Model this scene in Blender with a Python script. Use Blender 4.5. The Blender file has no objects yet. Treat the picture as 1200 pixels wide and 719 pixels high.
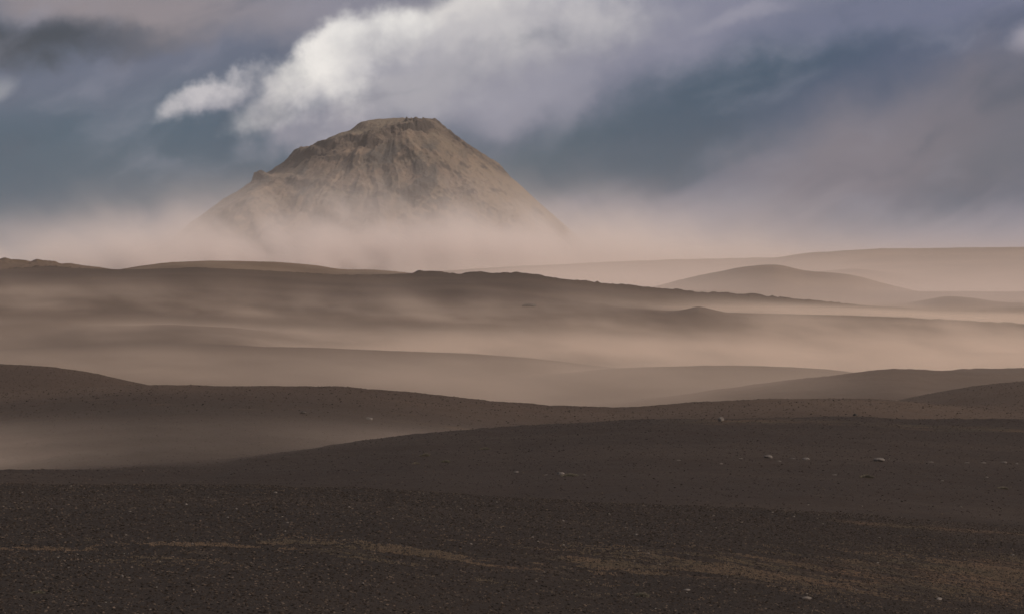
import bpy, math, random
import numpy as np
import time as _t
_T0 = _t.time()

R = math.radians
random.seed(7)
rng = np.random.default_rng(11)
scene = bpy.context.scene
col = scene.collection

# ------------------------------------------------------------------ camera
F = 2706.0                      # focal length in photo pixels (1200 wide)
HZ = 305.0                      # photo row of the horizon
PITCH = math.atan((359.5 - HZ) / F)
cam_d = bpy.data.cameras.new('camera')
cam = bpy.data.objects.new('camera', cam_d)
col.objects.link(cam)
cam_d.sensor_width = 36.0
cam_d.lens = 36.0 * F / 1200.0
cam_d.clip_start = 1.0
cam_d.clip_end = 80000.0
cam.rotation_euler = (R(90) - PITCH, 0, 0)
scene.camera = cam
cp, sp = math.cos(PITCH), math.sin(PITCH)


def ray(px, py):
    """photo pixel -> (x/y, z/y) slopes of its line of sight"""
    px = np.asarray(px, float); py = np.asarray(py, float)
    X = (px - 600.0) / F; Y = (359.5 - py) / F
    dy = cp + Y * sp; dz = -sp + Y * cp
    return X / dy, dz / dy


# ------------------------------------------------------------------ noise
def _h(ix, iy, seed):
    n = (ix.astype(np.int64) * 374761393 + iy.astype(np.int64) * 668265263 + seed * 1442695041) & 0xFFFFFFFF
    n = ((n ^ (n >> 13)) * 1274126177) & 0xFFFFFFFF
    n = (n ^ (n >> 16)) & 0xFFFFFFFF
    return n / 4294967295.0


def vnoise(x, y, seed=0):
    x = np.asarray(x, float); y = np.asarray(y, float)
    x, y = np.broadcast_arrays(x, y)
    ix = np.floor(x); iy = np.floor(y)
    fx = x - ix; fy = y - iy
    fx = fx * fx * fx * (fx * (fx * 6 - 15) + 10); fy = fy * fy * fy * (fy * (fy * 6 - 15) + 10)
    a = _h(ix, iy, seed); b = _h(ix + 1, iy, seed); c = _h(ix, iy + 1, seed); d = _h(ix + 1, iy + 1, seed)
    return (a * (1 - fx) + b * fx) * (1 - fy) + (c * (1 - fx) + d * fx) * fy


def fbm(x, y, seed=0, octs=5, gain=0.5):
    s = 0; a = 1.0; t = 0
    for i in range(octs):
        s = s + a * (vnoise(x, y, seed + i * 17) * 2 - 1); t += a
        x = x * 2.03 + 11.3; y = y * 2.03 - 7.1; a *= gain
    return s / t


def ridged(x, y, seed=0, octs=5):
    s = 0; a = 1.0; t = 0
    for i in range(octs):
        s = s + a * (1 - np.abs(vnoise(x, y, seed + i * 31) * 2 - 1)); t += a
        x = x * 2.1 + 5.2; y = y * 2.1 + 1.7; a *= 0.5
    return s / t


# ------------------------------------------------------------------ relief
# every dune / ridge: crest line, its distance, slope towards and away from the camera, roundness
RIDGES = [
 dict(n='ground', lab=None, D=[(-400, 176), (0, 172), (600, 176), (1200, 190), (1600, 195)], af=-0.032, ab=0.17, w=9, rough=.16, rs=4,
      p=[(-600, 566), (0, 566), (200, 566), (330, 567), (430, 572), (560, 582), (700, 590), (850, 594), (950, 600), (1050, 609), (1120, 616), (1200, 623), (1800, 670)]),
 dict(n='dune', lab='smooth dark gravel dune with scattered pale stones just behind the pebbly foreground', D=[(-400, 225), (0, 232), (300, 262), (600, 300), (1200, 330), (1800, 340)], af=0.004, ab=0.13, w=14, rough=.30, rs=9,
      p=[(-600, 566), (0, 549), (150, 546), (250, 541), (380, 523), (500, 508), (640, 498), (750, 492), (850, 490), (1000, 488), (1200, 491), (1800, 498)]),
 dict(n='dune', lab='long dark dune with a rounded crest on the left that sinks towards the middle', D=[(-400, 430), (600, 460), (1200, 500)], af=0.006, ab=0.12, w=22, rough=.45, rs=13,
      p=[(-600, 480), (-200, 468), (0, 461), (100, 455), (180, 451), (300, 450), (400, 453), (480, 460), (560, 468), (640, 474), (720, 476), (800, 472), (880, 468), (960, 467), (1050, 470), (1130, 475), (1200, 478), (1800, 485)]),
 dict(n='dune', lab='dark dune shoulder running down from the left edge of the view', D=[(-400, 590), (300, 600)], af=0.03, ab=0.12, w=25, rough=.4, rs=16,
      p=[(-700, 420), (-300, 418), (0, 427), (60, 430), (110, 437), (165, 449), (210, 459), (300, 480), (500, 520)]),
 dict(n='dune', lab='low brown rise at the right edge under the bumpy crested dune', D=[(900, 600), (1800, 640)], af=0.03, ab=0.12, w=25, rough=.4, rs=16,
      p=[(800, 520), (1000, 485), (1060, 468), (1110, 458), (1150, 451), (1200, 446), (1400, 440), (1800, 450)]),
 dict(n='dune', lab='brown dune with a bumpy crest rising to the right behind the dark plain', D=[(500, 760), (1200, 800), (1800, 820)], af=0.02, ab=0.11, w=30, rough=.7, rs=18,
      p=[(400, 510), (600, 484), (700, 474), (800, 463), (870, 453), (940, 444), (1000, 437), (1030, 433), (1060, 432), (1095, 434), (1150, 432), (1200, 431), (1500, 427), (1900, 430)]),
 dict(n='dune', lab='pale dust veiled dune with a flat crest right of the middle', D=[(500, 950), (1200, 980)], af=0.02, ab=0.11, w=35, rough=.25, rs=20,
      p=[(400, 480), (560, 452), (640, 440), (700, 433), (760, 430), (850, 428), (930, 430), (990, 435), (1050, 443), (1200, 465), (1400, 490)]),
 dict(n='dune', lab='long low dune in thick dust falling from the left to the middle', D=[(-400, 1080), (800, 1150)], af=0.02, ab=0.10, w=40, rough=.3, rs=25,
      p=[(-600, 425), (-200, 416), (0, 408), (100, 404), (200, 403), (350, 407), (450, 411), (550, 415), (620, 420), (680, 427), (760, 436), (900, 460), (1100, 490)]),
 dict(n='dune', lab='short rounded dune in the dust at the left below the rocky ridge', D=[(-400, 1380), (800, 1450)], af=0.03, ab=0.10, w=45, rough=.3, rs=25,
      p=[(-600, 400), (-100, 393), (0, 388), (100, 382), (200, 380), (270, 383), (330, 390), (400, 399), (500, 410), (700, 435), (900, 460)]),
 dict(n='dune', lab='faint flat dune line in bright dust at the right', D=[(400, 1500), (1800, 1600)], af=0.02, ab=0.08, w=50, rough=.3, rs=25,
      p=[(400, 440), (600, 420), (700, 412), (800, 407), (900, 408), (1000, 410), (1200, 413), (1800, 415)]),
 dict(n='ridge', lab='long brown slope under the dark rocky ridge with dust caught behind its edge', D=[(-400, 1850), (800, 1950), (1800, 2050)], af=0.03, ab=0.05, w=45, rough=0.7, rs=30,
      p=[(-800, 335), (-200, 337), (0, 339), (120, 341), (400, 347), (500, 350), (600, 353), (700, 355), (780, 365), (800, 362), (818, 358), (836, 362), (852, 366), (900, 367), (1000, 369), (1200, 379), (1800, 390)]),
 dict(n='ridge', lab='long dark ridge with a jagged rocky crest in front of the mountain', D=[(-400, 2400), (1800, 2450)], af=0.035, ab=0.10, w=30, rough=0.95, rs=20,
      p=[(-800, 322), (-200, 319), (0, 316), (25, 314), (50, 312), (80, 314), (140, 316), (185, 315), (230, 314), (300, 317), (400, 323), (440, 323), (470, 322), (484, 320), (489, 316), (500, 318), (512, 317), (522, 320), (542, 322), (548, 318.5), (558, 318), (568, 320.5), (595, 321), (603, 319.5), (618, 320.5), (650, 326), (700, 331), (800, 340), (830, 343), (900, 349), (960, 354), (1000, 357), (1050, 359), (1100, 364), (1200, 367), (1800, 380)]),
 dict(n='ridge', lab='small jagged lava ridge peeping over the dark ridge at the left edge', D=[(-400, 2900), (1800, 2900)], af=0.1, ab=0.1, w=30, rough=1.2, rs=20,
      p=[(-800, 303), (-100, 303), (0, 304.5), (6, 303.5), (14, 306), (34, 307), (42, 304.5), (58, 306), (72, 308.5), (78, 307.5), (98, 310.5), (120, 313), (160, 320), (220, 335), (400, 360)]),
 dict(n='hill', lab='smooth low dark hill beneath the left foot of the mountain', D=[(-400, 3300), (1800, 3300)], af=0.1, ab=0.1, w=80, rough=1.2, rs=60,
      p=[(0, 350), (100, 326), (140, 316), (165, 312), (200, 308), (250, 306), (320, 308), (370, 312), (405, 317), (440, 316), (470, 319), (530, 327), (600, 340)]),
 dict(n='hill', lab='dusty tan hill with a small notch on its rounded top', D=[(600, 3400), (1800, 3400)], af=0.12, ab=0.12, w=70, rough=1.6, rs=60,
      p=[(640, 380), (700, 357), (740, 343), (780, 332), (830, 319), (870, 312), (905, 309), (922, 310), (930, 315), (950, 317), (1000, 321), (1030, 329), (1070, 340), (1110, 351), (1200, 380)]),
 dict(n='hill', lab='small faint mound in the dust at the right edge', D=[(600, 3050), (1800, 3050)], af=0.08, ab=0.1, w=50, rough=1.2, rs=50,
      p=[(980, 375), (1040, 360), (1090, 350), (1115, 346), (1140, 348), (1170, 353), (1300, 362), (1600, 375)]),
 dict(n='hill', lab='pale hill with a gentle hollow in its skyline behind the notched tan hill', D=[(600, 4300), (1800, 4300)], af=0.08, ab=0.1, w=90, rough=1.9, rs=90,
      p=[(840, 350), (900, 330), (950, 319), (980, 316), (1010, 315), (1050, 320), (1090, 327), (1130, 328), (1200, 324), (1400, 314), (1800, 310)]),
 dict(n='hill', lab='highest pale hill on the right skyline', D=[(600, 5500), (1800, 5500)], af=0.06, ab=0.1, w=110, rough=1.9, rs=130,
      p=[(700, 330), (800, 316), (880, 306), (950, 296), (1020, 292), (1100, 291), (1200, 290), (1500, 284), (2000, 290)]),
 dict(n='hill', lab='faintest skyline hill reaching from the mountain foot to the right', D=[(400, 6200), (1800, 6200)], af=0.05, ab=0.1, w=110, rough=1.9, rs=130,
      p=[(300, 345), (400, 327), (520, 318), (600, 312), (700, 308), (800, 304), (900, 302), (1000, 301), (1400, 300), (1900, 303)]),
]
for r in RIDGES:
    px = np.array([a for a, b in r['p']], float); py = np.array([b for a, b in r['p']], float)
    uu, vv = ray(px, py)
    us = np.linspace(-3.2, 3.2, 12801)
    v = np.interp(us, uu, vv)
    k = np.ones(25) / 25.0 if r['n'] != 'ridge' else np.ones(4) / 4.0     # soften the corners of the crest line
    vs = np.convolve(np.pad(v, (40, 40), 'edge'), k, 'same')[40:-40]
    dpx = np.array([a for a, b in r['D']], float)
    du, _ = ray(dpx, np.full(len(dpx), 400.0))
    ks = np.ones(90) / 90.0
    r['vsm'] = np.convolve(np.convolve(np.pad(v, (200, 200), 'edge'), ks, 'same'), ks, 'same')[200:-200] if r['n'] == 'ridge' else vs
    r['us'] = us; r['vs'] = vs; r['du'] = du; r['dd'] = np.array([b for a, b in r['D']], float)

BASE_D = np.array([0, 150, 200, 300, 330, 400, 500, 620, 800, 1000, 1500, 1700, 2200, 2600, 3500, 6500, 16000, 60000.])
BASE_Z = np.array([-30, -30, -26, -27, -30, -31, -32, -40, -52, -60, -70, -72, -70, -60, -52, -46, -46, -46.])


def relief(u, d):
    """height and index of the form that owns the point"""
    x = u * d
    best = np.interp(d, BASE_D, BASE_Z) + 0 * u
    own = np.full(best.shape, -1)
    acc = best.copy()
    for i, r in enumerate(RIDGES):
        D = np.interp(u, r['du'], r['dd'])
        wob = 1 + 0.05 * (np.sin(x / (D * .11) + i * 2.3) * .5 + np.sin(x / (D * .047) + i * 4.1) * .3)
        D = D * (1 + (wob - 1) * (0.3 if i < 2 else 1))
        t = d - D
        vraw = np.interp(u, r['us'], r['vs']); v = np.interp(u, r['us'], r['vsm'])
        v = v + (vraw - v) * np.exp(-(t / (r['w'] * 1.6)) ** 2)
        w = r['w']; af = r['af']; ab = r['ab']
        # the seen edge lies a little behind the crest; take its rise off the crest height
        tz = np.clip(t, -6 * w, 8 * w)
        z = v * D - (af + ab) / 2 * (np.sqrt(t * t + w * w) - w) + (af - ab) / 2 * t
        al = np.clip((-v + (af - ab) / 2) / ((af + ab) / 2 + 1e-6), -0.97, 0.97)
        tt = w * al / np.sqrt(1 - al * al)
        lift = (-(af + ab) / 2 * (np.sqrt(tt * tt + w * w) - w) + (af - ab) / 2 * tt) - v * tt
        z = z - np.clip(lift, 0, 3 * w)
        rr = r['rough']; rs = r['rs']
        kk = max(0.25, w * 0.05)
        q = z > acc - rr * 3.2 - kk            # only where this form can come to the surface
        xq = x[q] if x.shape == z.shape else np.broadcast_to(x, z.shape)[q]
        dq = np.broadcast_to(d, z.shape)[q]; tq = t[q]; zq = z[q]; aq = acc[q]
        near = np.exp(-(tq / (w * 2.2)) ** 2)
        if r['n'] == 'ridge':
            g = ridged(xq / rs, dq / rs, 50 + i, 5) - 0.62
            patchy = np.clip(fbm(xq / (rs * 6), dq / (rs * 6), 90 + i, 2) * 2.2 + 0.35, 0, 1)
            zq = zq + rr * 2.2 * np.clip(g / .22, -.1, 1.3) * (0.2 + 0.8 * near) * patchy + rr * 0.5 * fbm(xq / (rs * .25), dq / (rs * .25), 140 + i, 4) * near
        else:
            zq = zq + rr * fbm(xq / rs, dq / rs, 50 + i, 4) * (0.5 + 0.5 * near) + rr * 0.35 * fbm(xq / (rs * .14), dq / (rs * .14), 180 + i, 4) * (0.3 + 0.7 * near)
        zq = zq + rr * 1.6 * fbm(xq / (rs * 7), dq / (rs * 7), 70 + i, 3)
        oq = own[q]; oq[zq > aq] = i; own[q] = oq
        h = np.clip(kk - np.abs(zq - aq), 0, None) / kk
        acc[q] = np.maximum(zq, aq) + h * h * kk * 0.25
    # small ground relief everywhere, in proportion to distance
    acc = acc + 0.035 * fbm(x / 1.3, d / 1.3, 500, 4) * (d < 400) + 0.10 * fbm(x / 9.0, d / 9.0, 510, 3)
    return acc, own


def make_grid(n_u, n_d):
    core = np.linspace(-0.255, 0.255, n_u)
    out = np.geomspace(0.26, 3.0, 40)
    u = np.concatenate([-out[::-1], core, out])
    d1 = np.geomspace(25, 80, 20, endpoint=False)
    d2 = np.geomspace(80, 3600, n_d, endpoint=False)
    d3 = np.geomspace(3600, 10500, 130)
    return u, np.concatenate([d1, d2, d3])


gu, gd = make_grid(1250, 1050)
U, Dm = np.meshgrid(gu, gd)
_s = np.minimum(1.0, (9000.0 / Dm - 0.26) / 2.74)
U = np.where(np.abs(U) > 0.26, np.sign(U) * (0.26 + (np.abs(U) - 0.26) * _s), U)
Z, OWN = relief(U, Dm)
# normals of the whole relief, shared by the pieces so that no seam shows
Xg = U * Dm
P = np.stack([Xg, Dm, Z], -1)
gv = np.gradient(P, axis=0); gh = np.gradient(P, axis=1)
Nn = np.cross(gh, gv); Nn /= np.linalg.norm(Nn, axis=-1, keepdims=True) + 1e-12
NR, NC = U.shape


def grid_z(u, d):
    """bilinear height from the relief grid"""
    u = np.asarray(u, float); d = np.asarray(d, float)
    i = np.clip(np.searchsorted(gd, d) - 1, 0, NR - 2); j = np.clip(np.searchsorted(gu, u) - 1, 0, NC - 2)
    fi = (d - gd[i]) / (gd[i + 1] - gd[i]); fj = (u - gu[j]) / (gu[j + 1] - gu[j])
    return (Z[i, j] * (1 - fi) + Z[i + 1, j] * fi) * (1 - fj) + (Z[i, j + 1] * (1 - fi) + Z[i + 1, j + 1] * fi) * fj


def ground_z(x, y):
    return grid_z(np.asarray(x) / np.asarray(y), y)


def hit(px, py):
    u, v = ray(px, py)
    ds = np.geomspace(60, 9000, 20000)
    k = max(0, int(np.argmax(grid_z(np.full(ds.shape, float(u)), ds) >= v * ds)))
    return float(u) * ds[k], float(ds[k]), float(grid_z(float(u), ds[k]))



# ------------------------------------------------------------------ node helper
class E:
    """small expression wrapper over math nodes"""
    def __init__(s, nt, sock): s.nt = nt; s.s = sock
    def _m(s, op, *a, clamp=False):
        n = s.nt.nodes.new('ShaderNodeMath'); n.operation = op; n.use_clamp = clamp
        for i, q in enumerate((s,) + a):
            if isinstance(q, E): s.nt.links.new(q.s, n.inputs[i])
            else: n.inputs[i].default_value = q
        return E(s.nt, n.outputs[0])
    def __add__(s, o): return s._m('ADD', o)
    __radd__ = __add__
    def __sub__(s, o): return s._m('SUBTRACT', o)
    def __rsub__(s, o): return (s * -1.0) + o
    def __mul__(s, o): return s._m('MULTIPLY', o)
    __rmul__ = __mul__
    def __truediv__(s, o): return s._m('DIVIDE', o)
    def pow(s, o): return s._m('POWER', o)
    def exp(s): return s._m('EXPONENT')
    def sqrt(s): return s._m('SQRT')
    def max(s, o): return s._m('MAXIMUM', o)
    def min(s, o): return s._m('MINIMUM', o)
    def clamp(s): return s._m('ADD', 0.0, clamp=True)
    def abs(s): return s._m('ABSOLUTE')
    def ss(s, a, b):
        n = s.nt.nodes.new('ShaderNodeMapRange'); n.interpolation_type = 'SMOOTHSTEP'
        s.nt.links.new(s.s, n.inputs[0]); n.inputs[1].default_value = a; n.inputs[2].default_value = b
        return E(s.nt, n.outputs[0])


def combine(nt, x, y, z):
    n = nt.nodes.new('ShaderNodeCombineXYZ')
    for i, q in enumerate((x, y, z)):
        if isinstance(q, E): nt.links.new(q.s, n.inputs[i])
        else: n.inputs[i].default_value = q
    return n.outputs[0]


def noise(nt, vec, scale=1.0, detail=4, rough=0.55, dist=0.0, dims='3D', color=False):
    n = nt.nodes.new('ShaderNodeTexNoise'); n.noise_dimensions = dims
    nt.links.new(vec, n.inputs['Vector'])
    n.inputs['Scale'].default_value = scale; n.inputs['Detail'].default_value = detail
    n.inputs['Roughness'].default_value = rough; n.inputs['Distortion'].default_value = dist
    return n.outputs['Color'] if color else E(nt, n.outputs['Fac'])


def mix(nt, fac, a, b, mode='MIX'):
    n = nt.nodes.new('ShaderNodeMix'); n.data_type = 'RGBA'; n.blend_type = mode
    if isinstance(fac, E): nt.links.new(fac.s, n.inputs[0])
    else: n.inputs[0].default_value = fac
    for i, q in ((6, a), (7, b)):
        if isinstance(q, (tuple, list)): n.inputs[i].default_value = (q[0], q[1], q[2], 1)
        else: nt.links.new(q, n.inputs[i])
    return n.outputs[2]


def lin(r, g, b):
    f = lambda c: (c / 255 / 12.92) if c / 255 <= 0.04045 else ((c / 255 + 0.055) / 1.055) ** 2.4
    return (f(r), f(g), f(b))


def new_mat(name):
    m = bpy.data.materials.new(name); m.use_nodes = True
    nt = m.node_tree
    b = nt.nodes['Principled BSDF']
    b.inputs['Roughness'].default_value = 0.95
    b.inputs['Specular IOR Level'].default_value = 0.15
    return m, nt, b


def pos_xyz(nt):
    g = nt.nodes.new('ShaderNodeNewGeometry')
    s = nt.nodes.new('ShaderNodeSeparateXYZ'); nt.links.new(g.outputs['Position'], s.inputs[0])
    return g.outputs['Position'], E(nt, s.outputs[0]), E(nt, s.outputs[1]), E(nt, s.outputs[2])


def bump(nt, b, h, strength, dist):
    n = nt.nodes.new('ShaderNodeBump'); n.inputs['Strength'].default_value = strength
    n.inputs['Distance'].default_value = dist
    nt.links.new(h.s, n.inputs['Height']); nt.links.new(n.outputs[0], b.inputs['Normal'])


# ------------------------------------------------------------------ materials
def ground_material():
    m, nt, b = new_mat('volcanic_gravel')
    pos, X, Y, Zz = pos_xyz(nt)
    big = noise(nt, pos, 0.02, 4)
    mid = noise(nt, pos, 0.5, 5, 0.6)
    fine = noise(nt, pos, 7.0, 4, 0.75)
    c = mix(nt, big.ss(.35, .65), (0.0180, 0.0116, 0.0083), (0.0257, 0.0165, 0.0116))
    c = mix(nt, mid.ss(.3, .75) * 0.4, c, (0.0175, 0.0114, 0.0084))
    c = mix(nt, noise(nt, pos, 9.0, 3, 0.8).ss(.5, .72) * 0.6, c, (0.0823, 0.0568, 0.0411))
    c = mix(nt, noise(nt, pos, 10.0, 3, 0.8).ss(.5, .34) * 0.8, c, (0.0123, 0.0084, 0.0068))
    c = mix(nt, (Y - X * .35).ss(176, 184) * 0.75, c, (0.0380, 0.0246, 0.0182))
    wind = noise(nt, combine(nt, X * 0.012, Y * 0.05, 2.0), 1.0, 6, 0.62)
    c = mix(nt, wind.ss(.50, .66) * 0.45 * Y.ss(90, 200), c, (0.0534, 0.0354, 0.0257))
    c = mix(nt, wind.ss(.48, .34) * 0.45, c, (0.0246, 0.0149, 0.0107))
    lag = noise(nt, combine(nt, X * 0.35, Y * 0.9, 5.0), 1.0, 5, 0.7)
    c = mix(nt, lag.ss(.55, .72) * 0.45, c, (0.0597, 0.0410, 0.0292))
    # mossy, rusty strips of dry growth in the foreground gravel
    fx = noise(nt, combine(nt, X * 0.07, Y * 0.22, 0.0), 1.0, 6, 0.66)
    fine2 = noise(nt, combine(nt, X * 3.2, Y * 1.5, 0.0), 1.0, 5, 0.8)
    wid = X.ss(-15, 25) * 5.5 + 3.2
    band = ((((Y - X * 0.62 - X * X * 0.008) - 121.5) / wid).pow(2.0) * -1.0).exp()
    bandb = ((((Y - X * 0.55) - 162.2) / 3.0).pow(2.0) * -1.0).exp() * X.ss(20, 27)
    clump = noise(nt, combine(nt, X * 0.16, Y * 0.5, 6.0), 1.0, 4, 0.6)
    g1 = (fx + band * 0.30 + X * 0.0045).ss(.60, .78) * (fine2.ss(.47, .60) * .9 + .1) * band.ss(.08, .5) * (clump + X * .003).ss(.48, .62)
    g1 = g1.max((fx + bandb * 0.3).ss(.6, .8) * bandb * 0.45 * clump.ss(.3, .5))
    band2 = (((Y - 297.0 - X * 0.05) / 7.0).pow(2.0) * -1.0).exp() * X.ss(0, 30)
    g2 = (noise(nt, combine(nt, X * 0.05, Y * 0.2, 3.0), 1.0, 6, 0.7) + band2 * 0.2).ss(.58, .80) * band2 * fine2.ss(.3, .65)
    g3 = noise(nt, combine(nt, X * 0.035, Y * 0.10, 9.0), 1.0, 6, 0.72).ss(.56, .68) * Y.ss(320, 350) * fine2.ss(.35, .6) * Y.ss(950, 600)
    tint = mix(nt, noise(nt, pos, 0.12, 2).ss(.4, .6), (0.2159, 0.1211, 0.0668), (0.1388, 0.1043, 0.0582))
    c = mix(nt, ((g1.max(g2 * 0.9)).max(g3 * 0.65)) * 0.50, c, tint)
    # far ground is browner sand
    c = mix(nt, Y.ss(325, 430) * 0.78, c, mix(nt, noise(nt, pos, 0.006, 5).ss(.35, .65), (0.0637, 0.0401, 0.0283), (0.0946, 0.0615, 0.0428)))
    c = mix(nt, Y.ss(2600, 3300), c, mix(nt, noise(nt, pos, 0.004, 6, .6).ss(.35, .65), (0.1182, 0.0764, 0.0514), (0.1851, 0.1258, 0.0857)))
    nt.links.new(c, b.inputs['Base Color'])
    h = fine + noise(nt, pos, 2.2, 4, 0.7) * 2.0
    bump(nt, b, h, 1.0, 0.08)
    return m


def rock_material(name, c1, c2, sc):
    m, nt, b = new_mat(name)
    tc = nt.nodes.new('ShaderNodeTexCoord').outputs['Object']
    oi = nt.nodes.new('ShaderNodeObjectInfo')
    n = noise(nt, tc, sc, 5, 0.7)
    c = mix(nt, n.ss(.3, .7), c1, c2)
    c = mix(nt, E(nt, oi.outputs['Random']) * 0.35, c, c1)
    nt.links.new(c, b.inputs['Base Color'])
    bump(nt, b, n, 0.8, 0.03)
    return m


GROUND = ground_material()
PALE = rock_material('pale_stone', (0.075, 0.062, 0.055), (0.16, 0.135, 0.12), 5)
DARKROCK = rock_material('dark_lava', (0.03, 0.026, 0.024), (0.07, 0.058, 0.05), 4)


def tag(o, label=None, cat=None, group=None, kind=None):
    for k, v in (('label', label), ('category', cat), ('group', group), ('kind', kind)):
        if v: o[k] = v
    return o


def mesh_np(name, verts, faces, mat, normals=None, smooth=True):
    me = bpy.data.meshes.new(name)
    nv = len(verts); nf = len(faces); k = faces.shape[1]
    me.vertices.add(nv); me.vertices.foreach_set('co', np.ascontiguousarray(verts, dtype=np.float32).ravel())
    me.loops.add(nf * k); me.loops.foreach_set('vertex_index', np.ascontiguousarray(faces, dtype=np.int32).ravel())
    me.polygons.add(nf); me.polygons.foreach_set('loop_start', np.arange(0, nf * k, k, dtype=np.int32))
    me.polygons.foreach_set('use_smooth', np.full(nf, smooth))
    me.update(calc_edges=True)
    if normals is not None: me.normals_split_custom_set_from_vertices(normals.tolist())
    me.materials.append(mat)
    o = bpy.data.objects.new(name, me); col.objects.link(o)
    return o


# ------------------------------------------------------------------ ground, dunes, ridges and hills
quad = np.arange((NR - 1) * NC).reshape(NR - 1, NC)[:, :-1]
quads = np.stack([quad, quad + 1, quad + 1 + NC, quad + NC], -1).reshape(-1, 4)
qown = OWN[:-1, :-1].reshape(-1)
flat = P.reshape(-1, 3); nflat = Nn.reshape(-1, 3)
gset = {-1, 0}
for i in [0] + list(range(1, len(RIDGES))):
    sel = quads[(qown == i) | ((qown == -1) if i == 0 else False)]
    if len(sel) == 0: continue
    ids, inv = np.unique(sel.ravel(), return_inverse=True)
    o = mesh_np(RIDGES[i]['n'], flat[ids], inv.reshape(-1, 4), GROUND, nflat[ids])
    if i == 0:
        tag(o, 'dark pebbly volcanic gravel plain with rusty and mossy strips in the foreground', 'ground', kind='structure')
    else:
        tag(o, RIDGES[i]['lab'], RIDGES[i]['n'], kind='structure')


# ------------------------------------------------------------------ mountain
MD = 7300.0
MS = MD / F
L = [(462, 137), (445, 138.5), (431, 141), (422, 144), (416, 150), (409, 155), (398, 158), (386, 163), (377, 169), (366, 171), (358, 177), (352, 175), (345, 176), (340, 183), (334, 191), (328, 196), (318, 203), (308, 208), (303, 206), (298, 207), (295, 215), (280, 225), (262, 238), (245, 252), (228, 265), (205, 283), (180, 301), (150, 322)]
Rr = [(462, 137), (480, 138), (500, 140), (512, 143.5), (519, 149.5), (527, 156), (537, 163), (550, 172), (565, 181), (580, 190), (586, 195), (600, 208), (615, 222), (630, 236), (645, 249), (660, 262), (685, 284), (720, 314)]
lr = np.array([(462 - a) * MS for a, b in L]); lz = np.array([(HZ - b) * MS for a, b in L])
rr_ = np.array([(a - 462) * MS for a, b in Rr]); rz = np.array([(HZ - b) * MS for a, b in Rr])
NT, NRAD = 1500, 420
th = np.linspace(0, 2 * np.pi, NT, endpoint=False)
rad = np.concatenate([np.linspace(0, 1.0, NRAD)])
TH, RD = np.meshgrid(th, rad)
rmax = 930.0
r = RD * rmax
cx = np.cos(TH); cy = np.sin(TH)
xx = r * cx; yy = r * cy
fl = np.interp(r, lr, lz); fr = np.interp(r, rr_, rz)
wt = 0.5 + 0.5 * np.clip(cx * 1.15, -1, 1); wt = wt * wt * (3 - 2 * wt)
h = fl * (1 - wt) + fr * wt
front = np.clip(-cy, 0, 1)
# warp the radius so that crags and buttresses break the surface away from the pure outline
wob = fbm(xx / 150, yy / 150, 900, 5)
side = np.abs(cy)
rw = r * (1 + 0.17 * wob * side)
gr = np.linspace(0, 1000, 1001); kk_ = np.ones(35) / 35
sl_ = np.convolve(np.pad(np.interp(gr, lr, lz), 100, 'reflect', reflect_type='odd'), kk_, 'same')[100:-100]
sr_ = np.convolve(np.pad(np.interp(gr, rr_, rz), 100, 'reflect', reflect_type='odd'), kk_, 'same')[100:-100]
edge_ = np.abs(cx) ** 6
fl2 = np.interp(rw, gr, sl_) * (1 - edge_) + np.interp(rw, lr, lz) * edge_
fr2 = np.interp(rw, gr, sr_) * (1 - edge_) + np.interp(rw, rr_, rz) * edge_
h = fl2 * (1 - wt) + fr2 * wt
# sunken summit bowl behind a curved rim
bowl = np.exp(-(((xx - 5) / 85) ** 2 + ((yy + 90) / 75) ** 2))
h = h - 20 * bowl * (r < 400)
# cliff band: a step whose height follows the summit rim, broken by noise
cpx = (np.array([150, 290, 300, 320, 345, 375, 400, 440, 455, 475, 510, 530, 560, 590, 760.]) - 462) * MS
cz_ = (HZ - np.array([235, 220, 213, 205, 192, 178, 172, 167, 158, 152.5, 150, 166, 182, 200, 260.])) * MS
camp = np.array([0, .4, .8, .9, 1.4, 1.1, 1.1, 1.2, 1.4, 1.4, 1.3, 1.1, .5, .5, 0.])
zc = np.interp(xx, cpx, cz_) + 14 * fbm(xx / 60, yy / 60, 910, 4) + 5 * fbm(xx / 14, yy / 14, 912, 3)
craggy = np.interp(xx, cpx, camp) * np.clip(fbm(xx / 70 + 3, yy / 70, 915, 3) * 1.6 + 0.75, 0.4, 1.2)
band = np.clip((h - (zc - 21)) / 42, 0, 1)
st = band * band * (3 - 2 * band); st = st * st * (3 - 2 * st)
cliff = np.clip(craggy, 0, 1.2) * np.exp(-((h - zc) / 15) ** 2) * (r < 700)
h = h + (st - band) * 78 * np.clip((r - 55) / 50, 0, 1) * craggy * (0.4 + 0.6 * side)
# gullies running down the flank
ang = TH + 0.10 * fbm(xx / 240, yy / 240, 905, 3)
dn = np.clip((r - 110) / 200, 0, 1)
gul = ridged(np.cos(ang) * 5 + 20, np.sin(ang) * 5 + r / 600, 920, 3)
gul2 = ridged(np.cos(ang) * 26 + 20, np.sin(ang) * 26 + r / 500, 940, 3)
broad = fbm(np.cos(ang) * 2.6 + 31, np.sin(ang) * 2.6 + r / 700, 925, 3)
h = h + 40 * dn * broad * side - 24 * dn * (1 - gul) ** 1.2 * side - 2.5 * dn * (1 - gul2) * (0.3 + 0.7 * side) + 6 * dn * side
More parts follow.
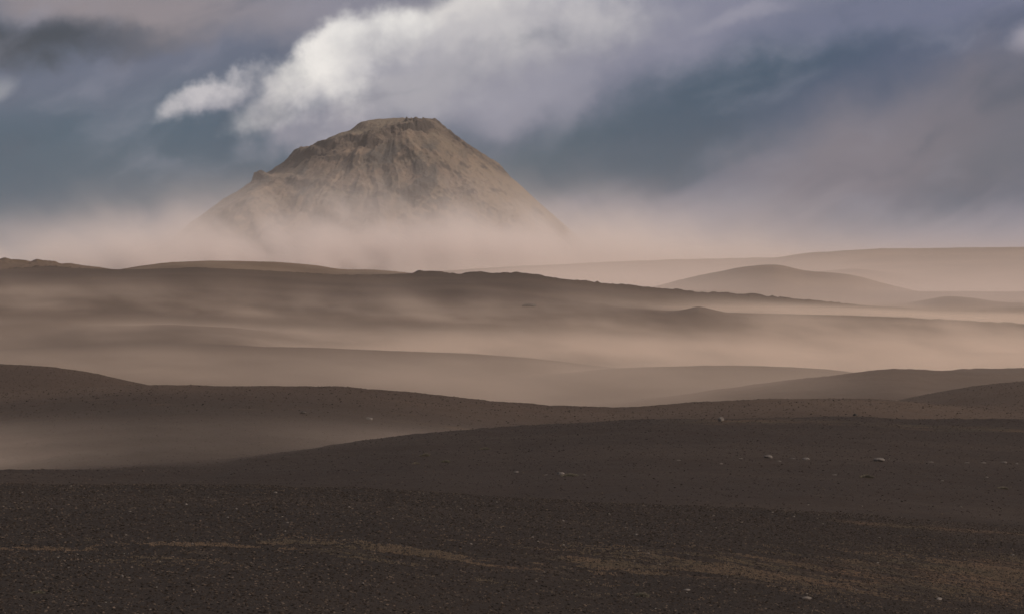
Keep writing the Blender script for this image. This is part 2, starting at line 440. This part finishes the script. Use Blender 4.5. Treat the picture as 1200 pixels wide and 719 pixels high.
# rubble and crag detail
h = h + 5.5 * (ridged(xx / 38, yy / 38, 960, 5) - .6) * np.clip(0.25 + craggy * np.exp(-((h - zc) / 32) ** 2) * 1.7, 0, 1.8) + 2.2 * fbm(xx / 12, yy / 12, 970, 3)
h = np.where(r > 880, h - (r - 880) * 0.8, h)
mv = np.stack([xx, yy, h], -1).reshape(-1, 3)
q = np.arange((NRAD - 1) * NT).reshape(NRAD - 1, NT)
qn = np.roll(q, -1, axis=1)
mf = np.stack([q, q + NT, qn + NT, qn], -1).reshape(-1, 4)
mm, nt, b = new_mat('mountain_tuff')
pos, X, Y, Zz = pos_xyz(nt)
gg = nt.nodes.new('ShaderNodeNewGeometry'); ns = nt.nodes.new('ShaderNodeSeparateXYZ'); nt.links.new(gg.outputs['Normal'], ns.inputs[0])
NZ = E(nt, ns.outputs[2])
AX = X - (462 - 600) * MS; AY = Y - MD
rr2 = (AX * AX + AY * AY).sqrt()
dirv = combine(nt, AX / rr2 * 6.0, AY / rr2 * 6.0, rr2 / 300.0)
streak = noise(nt, dirv, 1.0, 5, 0.6, 0.8)
blot = noise(nt, pos, 0.012, 6, 0.62)
fin = noise(nt, pos, 0.06, 5, 0.7)
c = mix(nt, streak.ss(.36, .66), (0.100, 0.073, 0.059), (0.180, 0.130, 0.096))
c = mix(nt, blot.ss(.42, .66) * 0.55, c, (0.125, 0.103, 0.078))
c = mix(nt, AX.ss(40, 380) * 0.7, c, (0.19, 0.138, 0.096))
patch = noise(nt, combine(nt, AX / 75.0 - Zz / 240.0, AY / 150.0, Zz / 260.0), 1.0, 6, 0.62).ss(.50, .60) * Zz.ss(120, 200) * Zz.ss(400, 330) * AX.ss(330, 120)
c = mix(nt, patch * 0.9, c, (0.062, 0.056, 0.052))
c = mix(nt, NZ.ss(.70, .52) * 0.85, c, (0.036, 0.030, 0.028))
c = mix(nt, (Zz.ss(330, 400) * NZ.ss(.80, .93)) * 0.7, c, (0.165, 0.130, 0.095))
ca_ = nt.nodes.new('ShaderNodeAttribute'); ca_.attribute_name = 'lava_layer'
c = mix(nt, E(nt, ca_.outputs['Fac']).clamp() * fin.ss(.25, .5) * .9, c, (0.045, 0.036, 0.033))
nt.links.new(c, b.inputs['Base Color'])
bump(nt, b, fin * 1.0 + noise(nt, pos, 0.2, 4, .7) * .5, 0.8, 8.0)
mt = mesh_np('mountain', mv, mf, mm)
at_ = mt.data.attributes.new('lava_layer', 'FLOAT', 'POINT'); at_.data.foreach_set('value', cliff.reshape(-1).astype(np.float32))
mt.location = ((462 - 600) * MS, MD, 0)
tag(mt, 'steep brown flat topped mountain with a dark cliff band and gullies above the dust', 'mountain', kind='structure')


# ------------------------------------------------------------------ gravel of the foreground
phi = (1 + 5 ** .5) / 2
ico = np.array([(-1, phi, 0), (1, phi, 0), (-1, -phi, 0), (1, -phi, 0), (0, -1, phi), (0, 1, phi), (0, -1, -phi), (0, 1, -phi), (phi, 0, -1), (phi, 0, 1), (-phi, 0, -1), (-phi, 0, 1)]) / math.hypot(1, phi)
icof = np.array([(0, 11, 5), (0, 5, 1), (0, 1, 7), (0, 7, 10), (0, 10, 11), (1, 5, 9), (5, 11, 4), (11, 10, 2), (10, 7, 6), (7, 1, 8), (3, 9, 4), (3, 4, 2), (3, 2, 6), (3, 6, 8), (3, 8, 9), (4, 9, 5), (2, 4, 11), (6, 2, 10), (8, 6, 7), (9, 8, 1)])


def gravel(name, n, d0, d1, smin, smax, label, light):
    # uniform over the wedge of ground seen, densest where the noise says so
    d = np.sqrt(rng.uniform(d0 ** 2, d1 ** 2, n)); u = rng.uniform(-0.25, 0.25, n)
    z = grid_z(u, d)
    x = u * d
    size = smin * (smax / smin) ** (rng.random(n) ** 2.6)
    base = ico[None] * (1 + rng.uniform(-.28, .28, (n, 12, 1)))
    base = base * (size[:, None, None] * np.stack([rng.uniform(.8, 1.4, n), rng.uniform(.8, 1.3, n), rng.uniform(.4, .8, n)], -1)[:, None, :])
    a = rng.uniform(0, 2 * np.pi, n); ca, sa = np.cos(a)[:, None], np.sin(a)[:, None]
    bx = base[..., 0] * ca - base[..., 1] * sa; by = base[..., 0] * sa + base[..., 1] * ca
    v = np.stack([bx + x[:, None], by + d[:, None], base[..., 2] + z[:, None] + size[:, None] * .15], -1).reshape(-1, 3)
    f = (icof[None] + (np.arange(n) * 12)[:, None, None]).reshape(-1, 3)
    m, nt, b = new_mat(name + '_stone')
    at = nt.nodes.new('ShaderNodeAttribute'); at.attribute_name = 'tone'
    t = E(nt, at.outputs['Fac'])
    c = mix(nt, t.ss(0, .5), (0.0085, 0.0060, 0.0048), (0.025, 0.0172, 0.0128))
    c = mix(nt, t.ss(.60, 1.0), c, (0.092, 0.067, 0.052))
    c = mix(nt, t.ss(.996, 1.0), c, light)
    nt.links.new(c, b.inputs['Base Color'])
    o = mesh_np(name, v, f, m, smooth=False)
    at = o.data.attributes.new('tone', 'FLOAT', 'POINT')
    at.data.foreach_set('value', np.repeat(rng.random(n), 12).astype(np.float32))
    return tag(o, label, 'gravel', kind='stuff')


gravel('gravel', 210000, 82, 192, 0.018, 0.075, 'loose dark volcanic pebbles covering the foreground plain', (0.17, 0.15, 0.13))
gravel('gravel', 45000, 188, 345, 0.025, 0.10, 'sparse dark stones on the smooth middle dune', (0.13, 0.11, 0.095))
gravel('gravel', 36000, 345, 640, 0.05, 0.17, 'scattered stones roughening the long dark dune', (0.13, 0.11, 0.095))


# ------------------------------------------------------------------ stones
import bmesh


def stone_mesh(seed, w, dp, h, flat_top=0.0, sub=3):
    bm = bmesh.new()
    bmesh.ops.create_icosphere(bm, subdivisions=sub, radius=1.0)
    rs = np.random.default_rng(seed)
    planes = [(rs.normal(size=3), rs.uniform(.55, .85)) for _ in range(9)]
    planes = [(p / np.linalg.norm(p), q) for p, q in planes]
    for v in bm.verts:
        c = np.array(v.co)
        for p, q in planes:              # chop with planes for angular facets
            s = float(c @ p)
            if s > q: c = c - p * (s - q) * .85
        c = c * (1 + 0.10 * float(fbm(np.array(c[0] * 2 + seed), np.array(c[1] * 2 + c[2] * 3), seed, 3)))
        v.co = (c[0] * w / 2 / .85, c[1] * dp / 2 / .85, c[2] * h * .62)
    me = bpy.data.meshes.new('stone'); bm.to_mesh(me); bm.free()
    return me


def stone(px, py, wpx, hpx, label, group=None, mat=PALE, name='rock', cat='rock', seed=None, deep=.8, rot=0):
    x, y, z = hit(px, py)
    s = y / F
    w = wpx * s; hh = hpx * s
    me = stone_mesh(seed or int(px * 7 + py), w, w * deep, hh)
    me.materials.append(mat)
    o = bpy.data.objects.new(name, me); col.objects.link(o)
    o.location = (x, y, z + hh * .12); o.rotation_euler = (0, 0, rot)
    return tag(o, label, cat, group)


GREY = 'pale stones on the dark dune'
stone(1030, 540, 13, 6, 'biggest pale boulder on the dark dune at the right, hollow and shadowed beneath', seed=5, rot=.1)
stone(900, 536, 9, 5, 'pale rounded stone left of the biggest boulder on the same dark dune', seed=8)
stone(845, 493, 7, 7, 'small pale stone standing up on the crest of the dark dune', seed=12)
stone(657, 555, 9, 4, 'pale stone in the middle of the dark dune above a long flat pale streak', seed=15)
stone(433, 491, 8, 4, 'greyish stone on the slope of the long dark dune left of the middle', seed=18)
stone(355, 484, 7, 4, 'dark lava lump on the left part of the long dark dune', mat=DARKROCK, seed=21)
stone(805, 691, 7, 3.4, 'pale angular stone near the bottom edge beside the flat pale stone pair', seed=24)
stone(143, 675, 4.5, 3, 'tiny bright stone low at the left in the dark pebbles', seed=27)
stone(945, 701, 12, 4, 'flat pale stone near the bottom edge under the rusty strip', seed=30, deep=.5, rot=.5)
stone(1100, 702, 8, 4, 'pale stone near the bottom right corner', seed=33)
stone(944, 538, 9, 3.5, 'low pale stone between the rounded stone and the biggest boulder', seed=36)
stone(1176, 542, 8, 3, 'low pale stone near the right edge of the dark dune', seed=39)
stone(605, 553 + 0, 5, 2.5, 'small pale stone just left of the middle pale stone', seed=42)
stone(620, 359, 15, 5, 'lone dark rock outcrop on the dusty slope under the dark ridge', mat=DARKROCK, name='rock_outcrop', cat='outcrop', seed=45)
stone(1002, 487, 5, 4, 'dark lump of rock on the crest of the dark dune', mat=DARKROCK, seed=51)
stone(218, 591, 3.5, 3, 'tiny white stone by the upper edge of the foreground pebbles at the left', seed=54)
stone(323, 577, 4, 2.5, 'tiny pale stone at the top edge of the foreground pebble plain', seed=57)
small = [(122, 590), (152, 599), (267, 606), (277, 596), (337, 612), (334, 622), (226, 637), (80, 665), (324, 667), (540, 596), (582, 588), (624, 629), (552, 637), (497, 655),
         (425, 683), (628, 681), (692, 684), (760, 648), (773, 661), (836, 604), (870, 612), (905, 600), (930, 605), (1010, 593), (1030, 630), (1062, 650), (1130, 655), (1187, 650), (1126, 594), (947, 591),
         (26, 577), (60, 596), (409, 594), (460, 607), (520, 620), (660, 610), (714, 602), (745, 626), (1003, 691), (860, 690)]
for i, (a, c_) in enumerate(small):
    stone(a, c_, 2.4 + (i * 37 % 10) * .15, 2.0, 'tiny pale stone scattered among the dark foreground pebbles', 'tiny pale stones in the foreground gravel', name='stone', cat='stone', seed=100 + i)
mid_small = [(640, 556), (685, 556), (845, 543), (868, 537), (913, 540), (929, 537), (978, 556), (1091, 541), (1133, 542), (1152, 542), (1191, 543), (1156, 559), (1104, 563), (795, 539)]
for i, (a, c_) in enumerate(mid_small):
    stone(a, c_, 4.0 + (i * 31 % 10) * .25, 1.3, 'small low pale stone scattered on the smooth dark dune', 'small pale stones on the dark dune', name='stone', cat='stone', seed=200 + i)


# ------------------------------------------------------------------ low tufts of dry grass
gm, nt, b = new_mat('dry_grass')
oi = nt.nodes.new('ShaderNodeObjectInfo')
c = mix(nt, E(nt, oi.outputs['Random']), (0.13, 0.105, 0.075), (0.10, 0.088, 0.062))
nt.links.new(c, b.inputs['Base Color'])


def tuft(px, py, wpx, hpx, label, group=None):
    x, y, z = hit(px, py)
    s = y / F; w = wpx * s; hh = hpx * s
    rs = np.random.default_rng(int(px * 3 + py)); vs = []; fs = []
    n = int(60 + wpx * 14)
    NM = 28; c0 = len(vs)
    vs.append(np.array([0, 0, hh * .30]))
    for ring, (q, zz) in enumerate(((.35, .24), (.7, .12), (1.0, -.12))):
        for k in range(NM):
            a = 2 * math.pi * k / NM; wv = 1 + .25 * rs.uniform(-1, 1)
            ax, ay = math.cos(a) * w * .46 * q * wv, math.sin(a) * w * .30 * q * wv
            vs.append(np.array([ax, ay, float(ground_z(x + ax, y + ay)) - z + hh * zz]))
    for k in range(NM):
        k2 = (k + 1) % NM
        fs.append((c0, c0 + 1 + k, c0 + 1 + k2))
        for ring in range(2):
            p0 = c0 + 1 + ring * NM; p1 = p0 + NM
            fs += [(p0 + k, p1 + k, p1 + k2), (p0 + k, p1 + k2, p0 + k2)]
    for k in range(n):
        ax = rs.normal() * w * .22 ; ay = rs.normal() * w * .16
        ax = max(-w * .38, min(w * .38, ax)); ay = max(-w * .22, min(w * .22, ay))
        # hug the ground under each blade
        gz = float(ground_z(x + ax, y + ay))
        fall = math.exp(-(ax / (w * .35)) ** 2)
        ln = hh * (0.35 + .65 * fall) * rs.uniform(.6, 1.1)
        lean = rs.uniform(.1, .8) * ln; a = rs.normal() * .7
        bw = max(.012, .3 * s * 2.2)
        base = np.array([ax, ay, gz - z - .02])
        d1 = np.array([math.cos(a) * lean, math.sin(a) * lean, ln])
        per = np.array([-math.sin(a + .8), math.cos(a + .8), 0]) * bw
        i0 = len(vs)
        vs += [base - per, base + per, base + d1 * .6 + per * .7 - (0, 0, .0), base + d1 * .6 - per * .7, base + d1 * np.array([1.3, 1.3, .95])]
        fs += [(i0, i0 + 1, i0 + 2), (i0, i0 + 2, i0 + 3), (i0 + 3, i0 + 2, i0 + 4)]
    o = mesh_np('grass_tuft', np.array(vs), np.array(fs), gm, smooth=False)
    o.location = (x, y, z)
    return tag(o, label, 'grass tuft', group)


tuft(497, 534, 15, 4, 'peaked pale grass tuft at the left part of the dark dune')
tuft(522, 541, 13, 3, 'low grass tuft right of the peaked tuft on the dark dune')
tuft(487, 543, 11, 2, 'flat pale grass tuft just below the peaked tuft')
tuft(568, 526, 14, 2.5, 'small grass tuft high on the dark dune left of the middle')
tuft(667, 557, 26, 3.2, 'longest arched grass tuft in the middle of the dark dune')
tuft(1015, 559, 20, 4, 'long yellowish grass tuft below the biggest pale boulder')
tuft(1175, 572, 15, 3, 'lone bright grass tuft at the right edge low on the dark dune')
tuft(752, 698, 22, 5, 'wide pale grass tuft at the bottom edge right of the middle')
tuft(43, 694, 22, 3.5, 'pale grass tuft at the bottom left corner')
tuft(80, 692, 8, 3.5, 'small grass tuft right of the bottom left corner tuft')


n = 26000
gx = rng.uniform(-32, 36, n); gy = 121.5 + gx * .62 + gx * gx * .008 + rng.normal(0, 1, n) * (3.2 + 5 * np.clip((gx + 12) / 36, 0, 1))
# growth gathers in ragged patches
pn = fbm(gx / 5.5, gy / 2.6, 777, 5) + .004 * gx + .25 * fbm(gx / .7, gy / .7, 778, 2)
pk = (pn > .20) & (gy > 95) & (gy < 172)
gx, gy = gx[pk], gy[pk]; n = len(gx)
gz = grid_z(gx / gy, gy)
nb = 5
ax = rng.normal(0, .05, (n, nb)); ay = rng.normal(0, .05, (n, nb)); hh_ = rng.uniform(.03, .085, (n, nb)); an = rng.uniform(0, 6.28, (n, nb))
lx = np.cos(an) * .04; ly = np.sin(an) * .04; wx = .014
b0 = np.stack([gx[:, None] + ax - wx, gy[:, None] + ay, gz[:, None] - .01 + 0 * ax], -1)
b1 = np.stack([gx[:, None] + ax + wx, gy[:, None] + ay, gz[:, None] - .01 + 0 * ax], -1)
b2 = np.stack([gx[:, None] + ax + lx, gy[:, None] + ay + ly, gz[:, None] + hh_], -1)
gv_ = np.stack([b0, b1, b2], 2).reshape(-1, 3)
m, nt, b = new_mat('dry_growth')
at = nt.nodes.new('ShaderNodeAttribute'); at.attribute_name = 'tone'
nt.links.new(mix(nt, E(nt, at.outputs['Fac']), (0.165, 0.112, 0.078), (0.120, 0.092, 0.066)), b.inputs['Base Color'])
go = mesh_np('dry_grass', gv_, np.arange(len(gv_)).reshape(-1, 3), m, smooth=False)
at = go.data.attributes.new('tone', 'FLOAT', 'POINT'); at.data.foreach_set('value', np.repeat(np.clip(.5 + fbm(gx / 3, gy / 3, 790, 3) * 1.4, 0, 1), nb * 3).astype(np.float32))
tag(go, 'short straw coloured growth in ragged patches across the foreground gravel', 'grass', kind='stuff')

# ------------------------------------------------------------------ air and dust
def box(name, x0, x1, y0, y1, z0, z1, mat):
    v = np.array([(x, y, z) for x in (x0, x1) for y in (y0, y1) for z in (z0, z1)], float)
    f = np.array([(0, 1, 3, 2), (4, 6, 7, 5), (0, 4, 5, 1), (2, 3, 7, 6), (0, 2, 6, 4), (1, 5, 7, 3)])
    return mesh_np(name, v, f, mat, smooth=False)


def volmat(name, color, aniso=0.0):
    m = bpy.data.materials.new(name); m.use_nodes = True
    nt = m.node_tree; nt.nodes.clear()
    out = nt.nodes.new('ShaderNodeOutputMaterial'); pv = nt.nodes.new('ShaderNodeVolumePrincipled')
    pv.inputs['Color'].default_value = (*color, 1); pv.inputs['Anisotropy'].default_value = aniso
    nt.links.new(pv.outputs[0], out.inputs['Volume'])
    return m, nt, pv


hm, nt, pv = volmat('haze_air', (0.94, 0.85, 0.80))
pv.inputs['Density'].default_value = 1.7e-5
hz = box('haze', -9300, 9300, -300, 10800, -140, 520, hm)
hz.display_type = 'WIRE'
tag(hz, 'thin pinkish dusty air over the whole plain', 'haze', kind='stuff')


def dust(name, bounds, z0, hs, amp, color, fx, fy, fz, label, lat=None, lo=.30, hi=.72, floor=.12, soft=(150, 150), seed=0.0, tilt=0.0, step=1.0):
    """bank of blown dust: thins with height, torn by noise, fades towards its sides"""
    x0, x1, y0, y1, zb, zt = bounds
    m, nt, pv = volmat(name + '_air', color, 0.0)
    pos, X, Y, Zz = pos_xyz(nt)
    d = (((Zz - X * tilt - z0) / -hs).exp()).min(1.6)
    n = noise(nt, combine(nt, X / fx + Zz / (fz * 2.2), Y / fy, Zz / fz + seed), 1.0, 4, 0.6)
    n = n.ss(lo, hi) * (1 - floor) + floor
    e = X.ss(x0, x0 + soft[0]) * X.ss(x1, x1 - soft[0]) * Y.ss(y0, y0 + soft[1]) * Y.ss(y1, y1 - soft[1]) * Zz.ss(zt, zt - (zt - z0) * .5)
    dd = d * n * e * amp
    if lat: dd = dd * lat(X, Y)
    nt.links.new(dd.s, pv.inputs['Density'])
    m.cycles.volume_step_rate = step
    m.cycles.homogeneous_volume = False
    o = box(name, x0, x1, y0, y1, zb, zt, m)
    o.display_type = 'WIRE'
    return tag(o, label, 'dust', kind='stuff')


DC = (0.955, 0.755, 0.625)
dust('dust_cloud', (-170, 16, 236, 345, -40, -17), -24.5, 1.1, 0.030, DC, 38, 40, 4, 'thin sheet of dust in the hollow behind the near dune at the left', soft=(60, 30), seed=1, floor=.5, step=.5)
dust('dust_cloud', (-260, 760, 470, 1010, -70, -10), -36, 5.0, 0.0021, DC, 90, 160, 20, 'thin brown dust sheet in front of the right hand dunes', soft=(260, 140), seed=6, floor=.3, step=.4)
dust('dust_cloud', (-700, 700, 790, 1090, -75, -15), -46, 5.5, 0.0034, DC, 60, 120, 20, 'thin tan dust over the front of the long low dune in the valley', seed=7, step=.4, floor=.3, soft=(150, 90), lo=.34, hi=.68, tilt=-.030)
dust('dust_cloud', (-900, 900, 1125, 1440, -80, -18), -45, 5.5, 0.0085, DC, 70, 120, 26, 'bright dust pooled behind the long low dune in the valley', seed=2, step=.4, floor=.25, soft=(150, 70), lo=.34, hi=.68, tilt=-.014)
dust('dust_cloud', (-900, 1000, 1455, 1900, -85, 4), -44, 8.5, 0.0076, DC, 62, 140, 32, 'ragged dust wisps rising in front of the dark ridge', seed=9, step=.35, floor=.10, soft=(150, 80), lo=.37, hi=.68, tilt=-.028)
dust('dust_cloud', (-1100, 1100, 1965, 2330, -80, 12), -36, 3.2, 0.0060, DC, 120, 170, 12, 'narrow line of dust caught behind the brown slope under the dark ridge', seed=5, step=.4, floor=.3, soft=(150, 60), tilt=-.030)
dust('dust_cloud', (-300, 3000, 2560, 6400, -90, 120), -50, 30, 0.0027, (0.965, 0.80, 0.72), 400, 700, 90, 'pale dust filling the hollows between the right hills', seed=3, floor=.5, soft=(500, 300), step=.5)
dust('dust_cloud', (-2600, 2200, 6150, 7500, -90, 420), -10, 54, 0.036, (0.96, 0.865, 0.825), 150, 300, 150, 'thick pale dust hiding the foot of the mountain', seed=4, floor=.22, soft=(900, 200), step=.25, lo=.34, hi=.66,
     lat=lambda X, Y: (((X + 400) / 740).pow(2.0) * -1.0).exp() * 0.997 + 0.003)

# ------------------------------------------------------------------ sky and sun
SUN_EL, SUN_AZ = 27.0, 112.0      # azimuth from the view direction, positive = right
w = bpy.data.worlds.new('World'); scene.world = w; w.use_nodes = True
nt = w.node_tree; nt.nodes.clear()
out = nt.nodes.new('ShaderNodeOutputWorld'); bg = nt.nodes.new('ShaderNodeBackground')
bg.inputs['Strength'].default_value = 0.1
nt.links.new(bg.outputs[0], out.inputs[0])
sky = nt.nodes.new('ShaderNodeTexSky'); sky.sky_type = 'NISHITA'; sky.sun_disc = False
sky.sun_elevation = R(SUN_EL); sky.sun_rotation = R(SUN_AZ)
tc = nt.nodes.new('ShaderNodeTexCoord')
sep = nt.nodes.new('ShaderNodeSeparateXYZ'); nt.links.new(tc.outputs['Generated'], sep.inputs[0])
dx, dy, dz = (E(nt, sep.outputs[i]) for i in range(3))
az = dx._m('ARCTAN2', dy); el = dz._m('ARCSINE')
SX = az * (F / 100) + 6.0            # hundreds of photo pixels across
SY = el * (-F / 100) + 3.05
pv2 = combine(nt, SX, SY, 0.0)
# turbulence that bends every cloud edge
wn = nt.nodes.new('ShaderNodeSeparateXYZ')
nt.links.new(noise(nt, pv2, 0.9, 6, 0.56, color=True), wn.inputs[0])
WX = (E(nt, wn.outputs[0]) - .5); WY = (E(nt, wn.outputs[1]) - .5)
fineN = noise(nt, pv2, 2.6, 6, 0.62)
billow = noise(nt, pv2, 1.9, 6, 0.52)
# long streaks rising to the right
ca, sa = math.cos(R(24)), math.sin(R(24))
streakN = noise(nt, combine(nt, (SX * ca - SY * sa) * 0.35, (SX * sa + SY * ca) * 1.3, 4.0), 1.0, 5, 0.55, 0.4)

base = mix(nt, streakN.ss(.3, .7), lin(82, 98, 118), lin(116, 120, 138))


def blob(c, cx, cy, rx, ry, ang, colr, k=1.0, soft=1.0, warp=.6, bil=0.0, shade=None):
    """a cloud mass: warped ellipse with a soft (or billowing) edge"""
    a = R(ang); c_, s_ = math.cos(a), math.sin(a)
    X = SX + WX * warp - cx; Y = SY + WY * warp - cy
    p = (X * c_ - Y * s_) / rx; q = (X * s_ + Y * c_) / ry
    d = (p * p + q * q).sqrt()
    if bil: d = d + (billow - .5) * bil
    m = d.ss(1 + soft * .5, 1 - soft * .5)
    body = lin(*colr)
    if shade: body = mix(nt, ((billow - .5) * 2.2 + q * .55 + .35).clamp(), lin(*colr), lin(*shade))
    return mix(nt, m * k, c, body)


c = base
WX2 = (E(nt, wn.outputs[2]) - .5)
c = blob(c, 2.2, .95, 2.2, .7, 10, (106, 112, 131), .85, 1.6, 1.0)
c = blob(c, 1.2, 1.95, 3.2, .75, 6, (56, 88, 110), .95, 1.3, .9)
c = blob(c, 3.4, 1.75, 1.1, .42, 10, (48, 84, 108), .95, 1.2, .8)
c = blob(c, 1.5, .12, 2.0, .36, -3, (150, 141, 144), .9, 1.3, .9, .4)
c = blob(c, .2, .60, 1.5, .22, 4, (54, 62, 76), .95, 1.5, .9, .3)
c = blob(c, .0, 1.12, .26, .10, 25, (152, 154, 162), .8, 1.3, .5, 1.0)
c = blob(c, 4.9, .15, 2.0, .45, 0, (150, 146, 156), .7, 1.2)
# right hand sky
c = blob(c, 7.6, .35, 2.6, .75, 15, (140, 140, 157), .9, 1.4, 1.1, .4)
c = blob(c, 7.0, 1.85, 1.7, .42, 14, (54, 86, 106), .95, 1.2, .9, .4)
c = blob(c, 8.7, 1.15, 2.3, .50, 26, (50, 80, 104), .95, 1.3, 1.0, .4)
c = blob(c, 10.8, .75, 2.0, .45, 20, (74, 88, 116), .7, 1.4, 1.0)
c = blob(c, 10.7, .1, 2.0, .28, 10, (126, 128, 150), .7, 1.4, 1.0, .5)
c = blob(c, 10.2, 1.95, 2.8, .62, 26, (124, 119, 130), .85, 1.7, 1.2, .5)
c = blob(c, 11.8, 1.6, 1.0, .7, 20, (94, 96, 110), .5, 1.4, .9)
c = blob(c, 12.05, .42, .36, .16, 30, (172, 168, 178), .7, 1.2, .6, .9)
c = blob(c, 8.7, .22, .5, .08, 12, (160, 158, 170), .6, 1.5, .7, .6)
c = blob(c, 6.75, 1.15, .55, .16, 62, (146, 146, 160), .6, 1.4, .6, .6)
# big bright cloud over the summit
c = blob(c, 5.7, .75, 1.9, .58, 12, (168, 166, 174), .95, 1.0, 1.0, .7, (140, 140, 154))
c = blob(c, 6.3, 1.10, .9, .32, 25, (152, 151, 164), .8, 1.2, .9, .7)
c = blob(c, 3.75, 1.45, .75, .28, 18, (160, 157, 168), .95, .9, .8, .8, (126, 130, 146))
c = blob(c, 2.55, 1.16, .60, .16, 20, (204, 200, 203), .9, 1.1, 1.2, 1.7, (150, 150, 162))
c = blob(c, 3.30, 1.15, .50, .22, 34, (204, 200, 202), .9, 1.0, .8, 1.1, (158, 156, 166))
c = blob(c, 5.5, .28, 1.5, .42, 14, (218, 214, 212), .95, 1.1, 1.0, .8, (176, 174, 180))
c = blob(c, 3.75, .95, .60, .34, 32, (226, 222, 220), .9, 1.0, 1.0, 1.6, (176, 175, 182))
c = blob(c, 4.00, .78, .52, .38, 14, (240, 236, 232), 1.0, .85, .9, 1.5, (190, 188, 192))
c = blob(c, 4.45, .38, .55, .30, 20, (232, 229, 226), .9, .8, .8, 1.1, (186, 184, 187))
c = blob(c, 6.0, .50, 1.3, .42, 18, (192, 189, 192), .8, 1.4, 1.1, .8, (166, 164, 172))
c = blob(c, 4.9, .98, .7, .26, 20, (170, 168, 175), .7, 1.3, .8, .6)
c = mix(nt, (fineN - .5).abs() * 0.25, c, lin(120, 120, 130))
# torn veils drawn out along the wind
veil = noise(nt, combine(nt, (SX * ca - SY * sa) * 0.6 + WX * 0.8, (SX * sa + SY * ca) * 1.3 + WY * 0.8, 9.0), 1.0, 5, 0.5, 0.2)
c = mix(nt, veil.ss(.50, .78) * 0.36, c, lin(158, 157, 170))
c = mix(nt, veil.ss(.48, .26) * 0.40, c, lin(52, 74, 98))
# dusty lower sky
hs = nt.nodes.new('ShaderNodeHueSaturation'); hs.inputs['Saturation'].default_value = 1.10; hs.inputs['Value'].default_value = 1.08
gmn = nt.nodes.new('ShaderNodeGamma'); gmn.inputs['Gamma'].default_value = 1.16
nt.links.new(c, hs.inputs['Color']); nt.links.new(hs.outputs[0], gmn.inputs['Color'])
c = gmn.outputs[0]
low = (SY + (streakN - .5) * .9 + WX2 * .5 - (SX * -.045 + .3).max(0.0)).ss(2.1, 3.0)
c = mix(nt, low * .88, c, mix(nt, SX.ss(1.5, 9.0), lin(124, 125, 142), lin(152, 146, 156)))
# everything well above and beside the picture: broken grey overcast
gen = noise(nt, tc.outputs['Generated'], 3.0, 5, 0.55)
overc = mix(nt, gen.ss(.35, .65), lin(120, 132, 150), lin(190, 188, 190))
wide = (((SX - 6.0) / 9.5).pow(2.0) + ((SY - 1.0) / 3.4).pow(2.0)).sqrt().ss(.9, 1.4)
c = mix(nt, wide, c, overc)
gnd = dz.ss(.0, -.08)
c = mix(nt, gnd, c, lin(90, 80, 74))
sc_ = nt.nodes.new('ShaderNodeVectorMath'); sc_.operation = 'SCALE'; sc_.inputs['Scale'].default_value = 10.0
nt.links.new(c, sc_.inputs[0])
nt.links.new(mix(nt, 0.06, sc_.outputs[0], sky.outputs[0]), bg.inputs['Color'])

sl = bpy.data.lights.new('sun', 'SUN'); sl.energy = 3.6; sl.angle = R(8); sl.color = (1.0, 0.87, 0.73)
so = bpy.data.objects.new('sun', sl); col.objects.link(so)
a = R(SUN_AZ); e = R(SUN_EL)
from mathutils import Vector
so.rotation_euler = Vector((math.sin(a) * math.cos(e), math.cos(a) * math.cos(e), math.sin(e))).to_track_quat('Z', 'Y').to_euler()

# ------------------------------------------------------------------ render settings
scene.view_settings.view_transform = 'Standard'
scene.view_settings.look = 'None'
scene.view_settings.exposure = 0.0
scene.view_settings.gamma = 1.0
cy_ = scene.cycles
cy_.use_denoising = True
cy_.volume_bounces = 4
cy_.max_bounces = 6
cy_.diffuse_bounces = 2
cy_.volume_max_steps = 256
w.cycles.sampling_method = 'MANUAL'; w.cycles.sample_map_resolution = 256
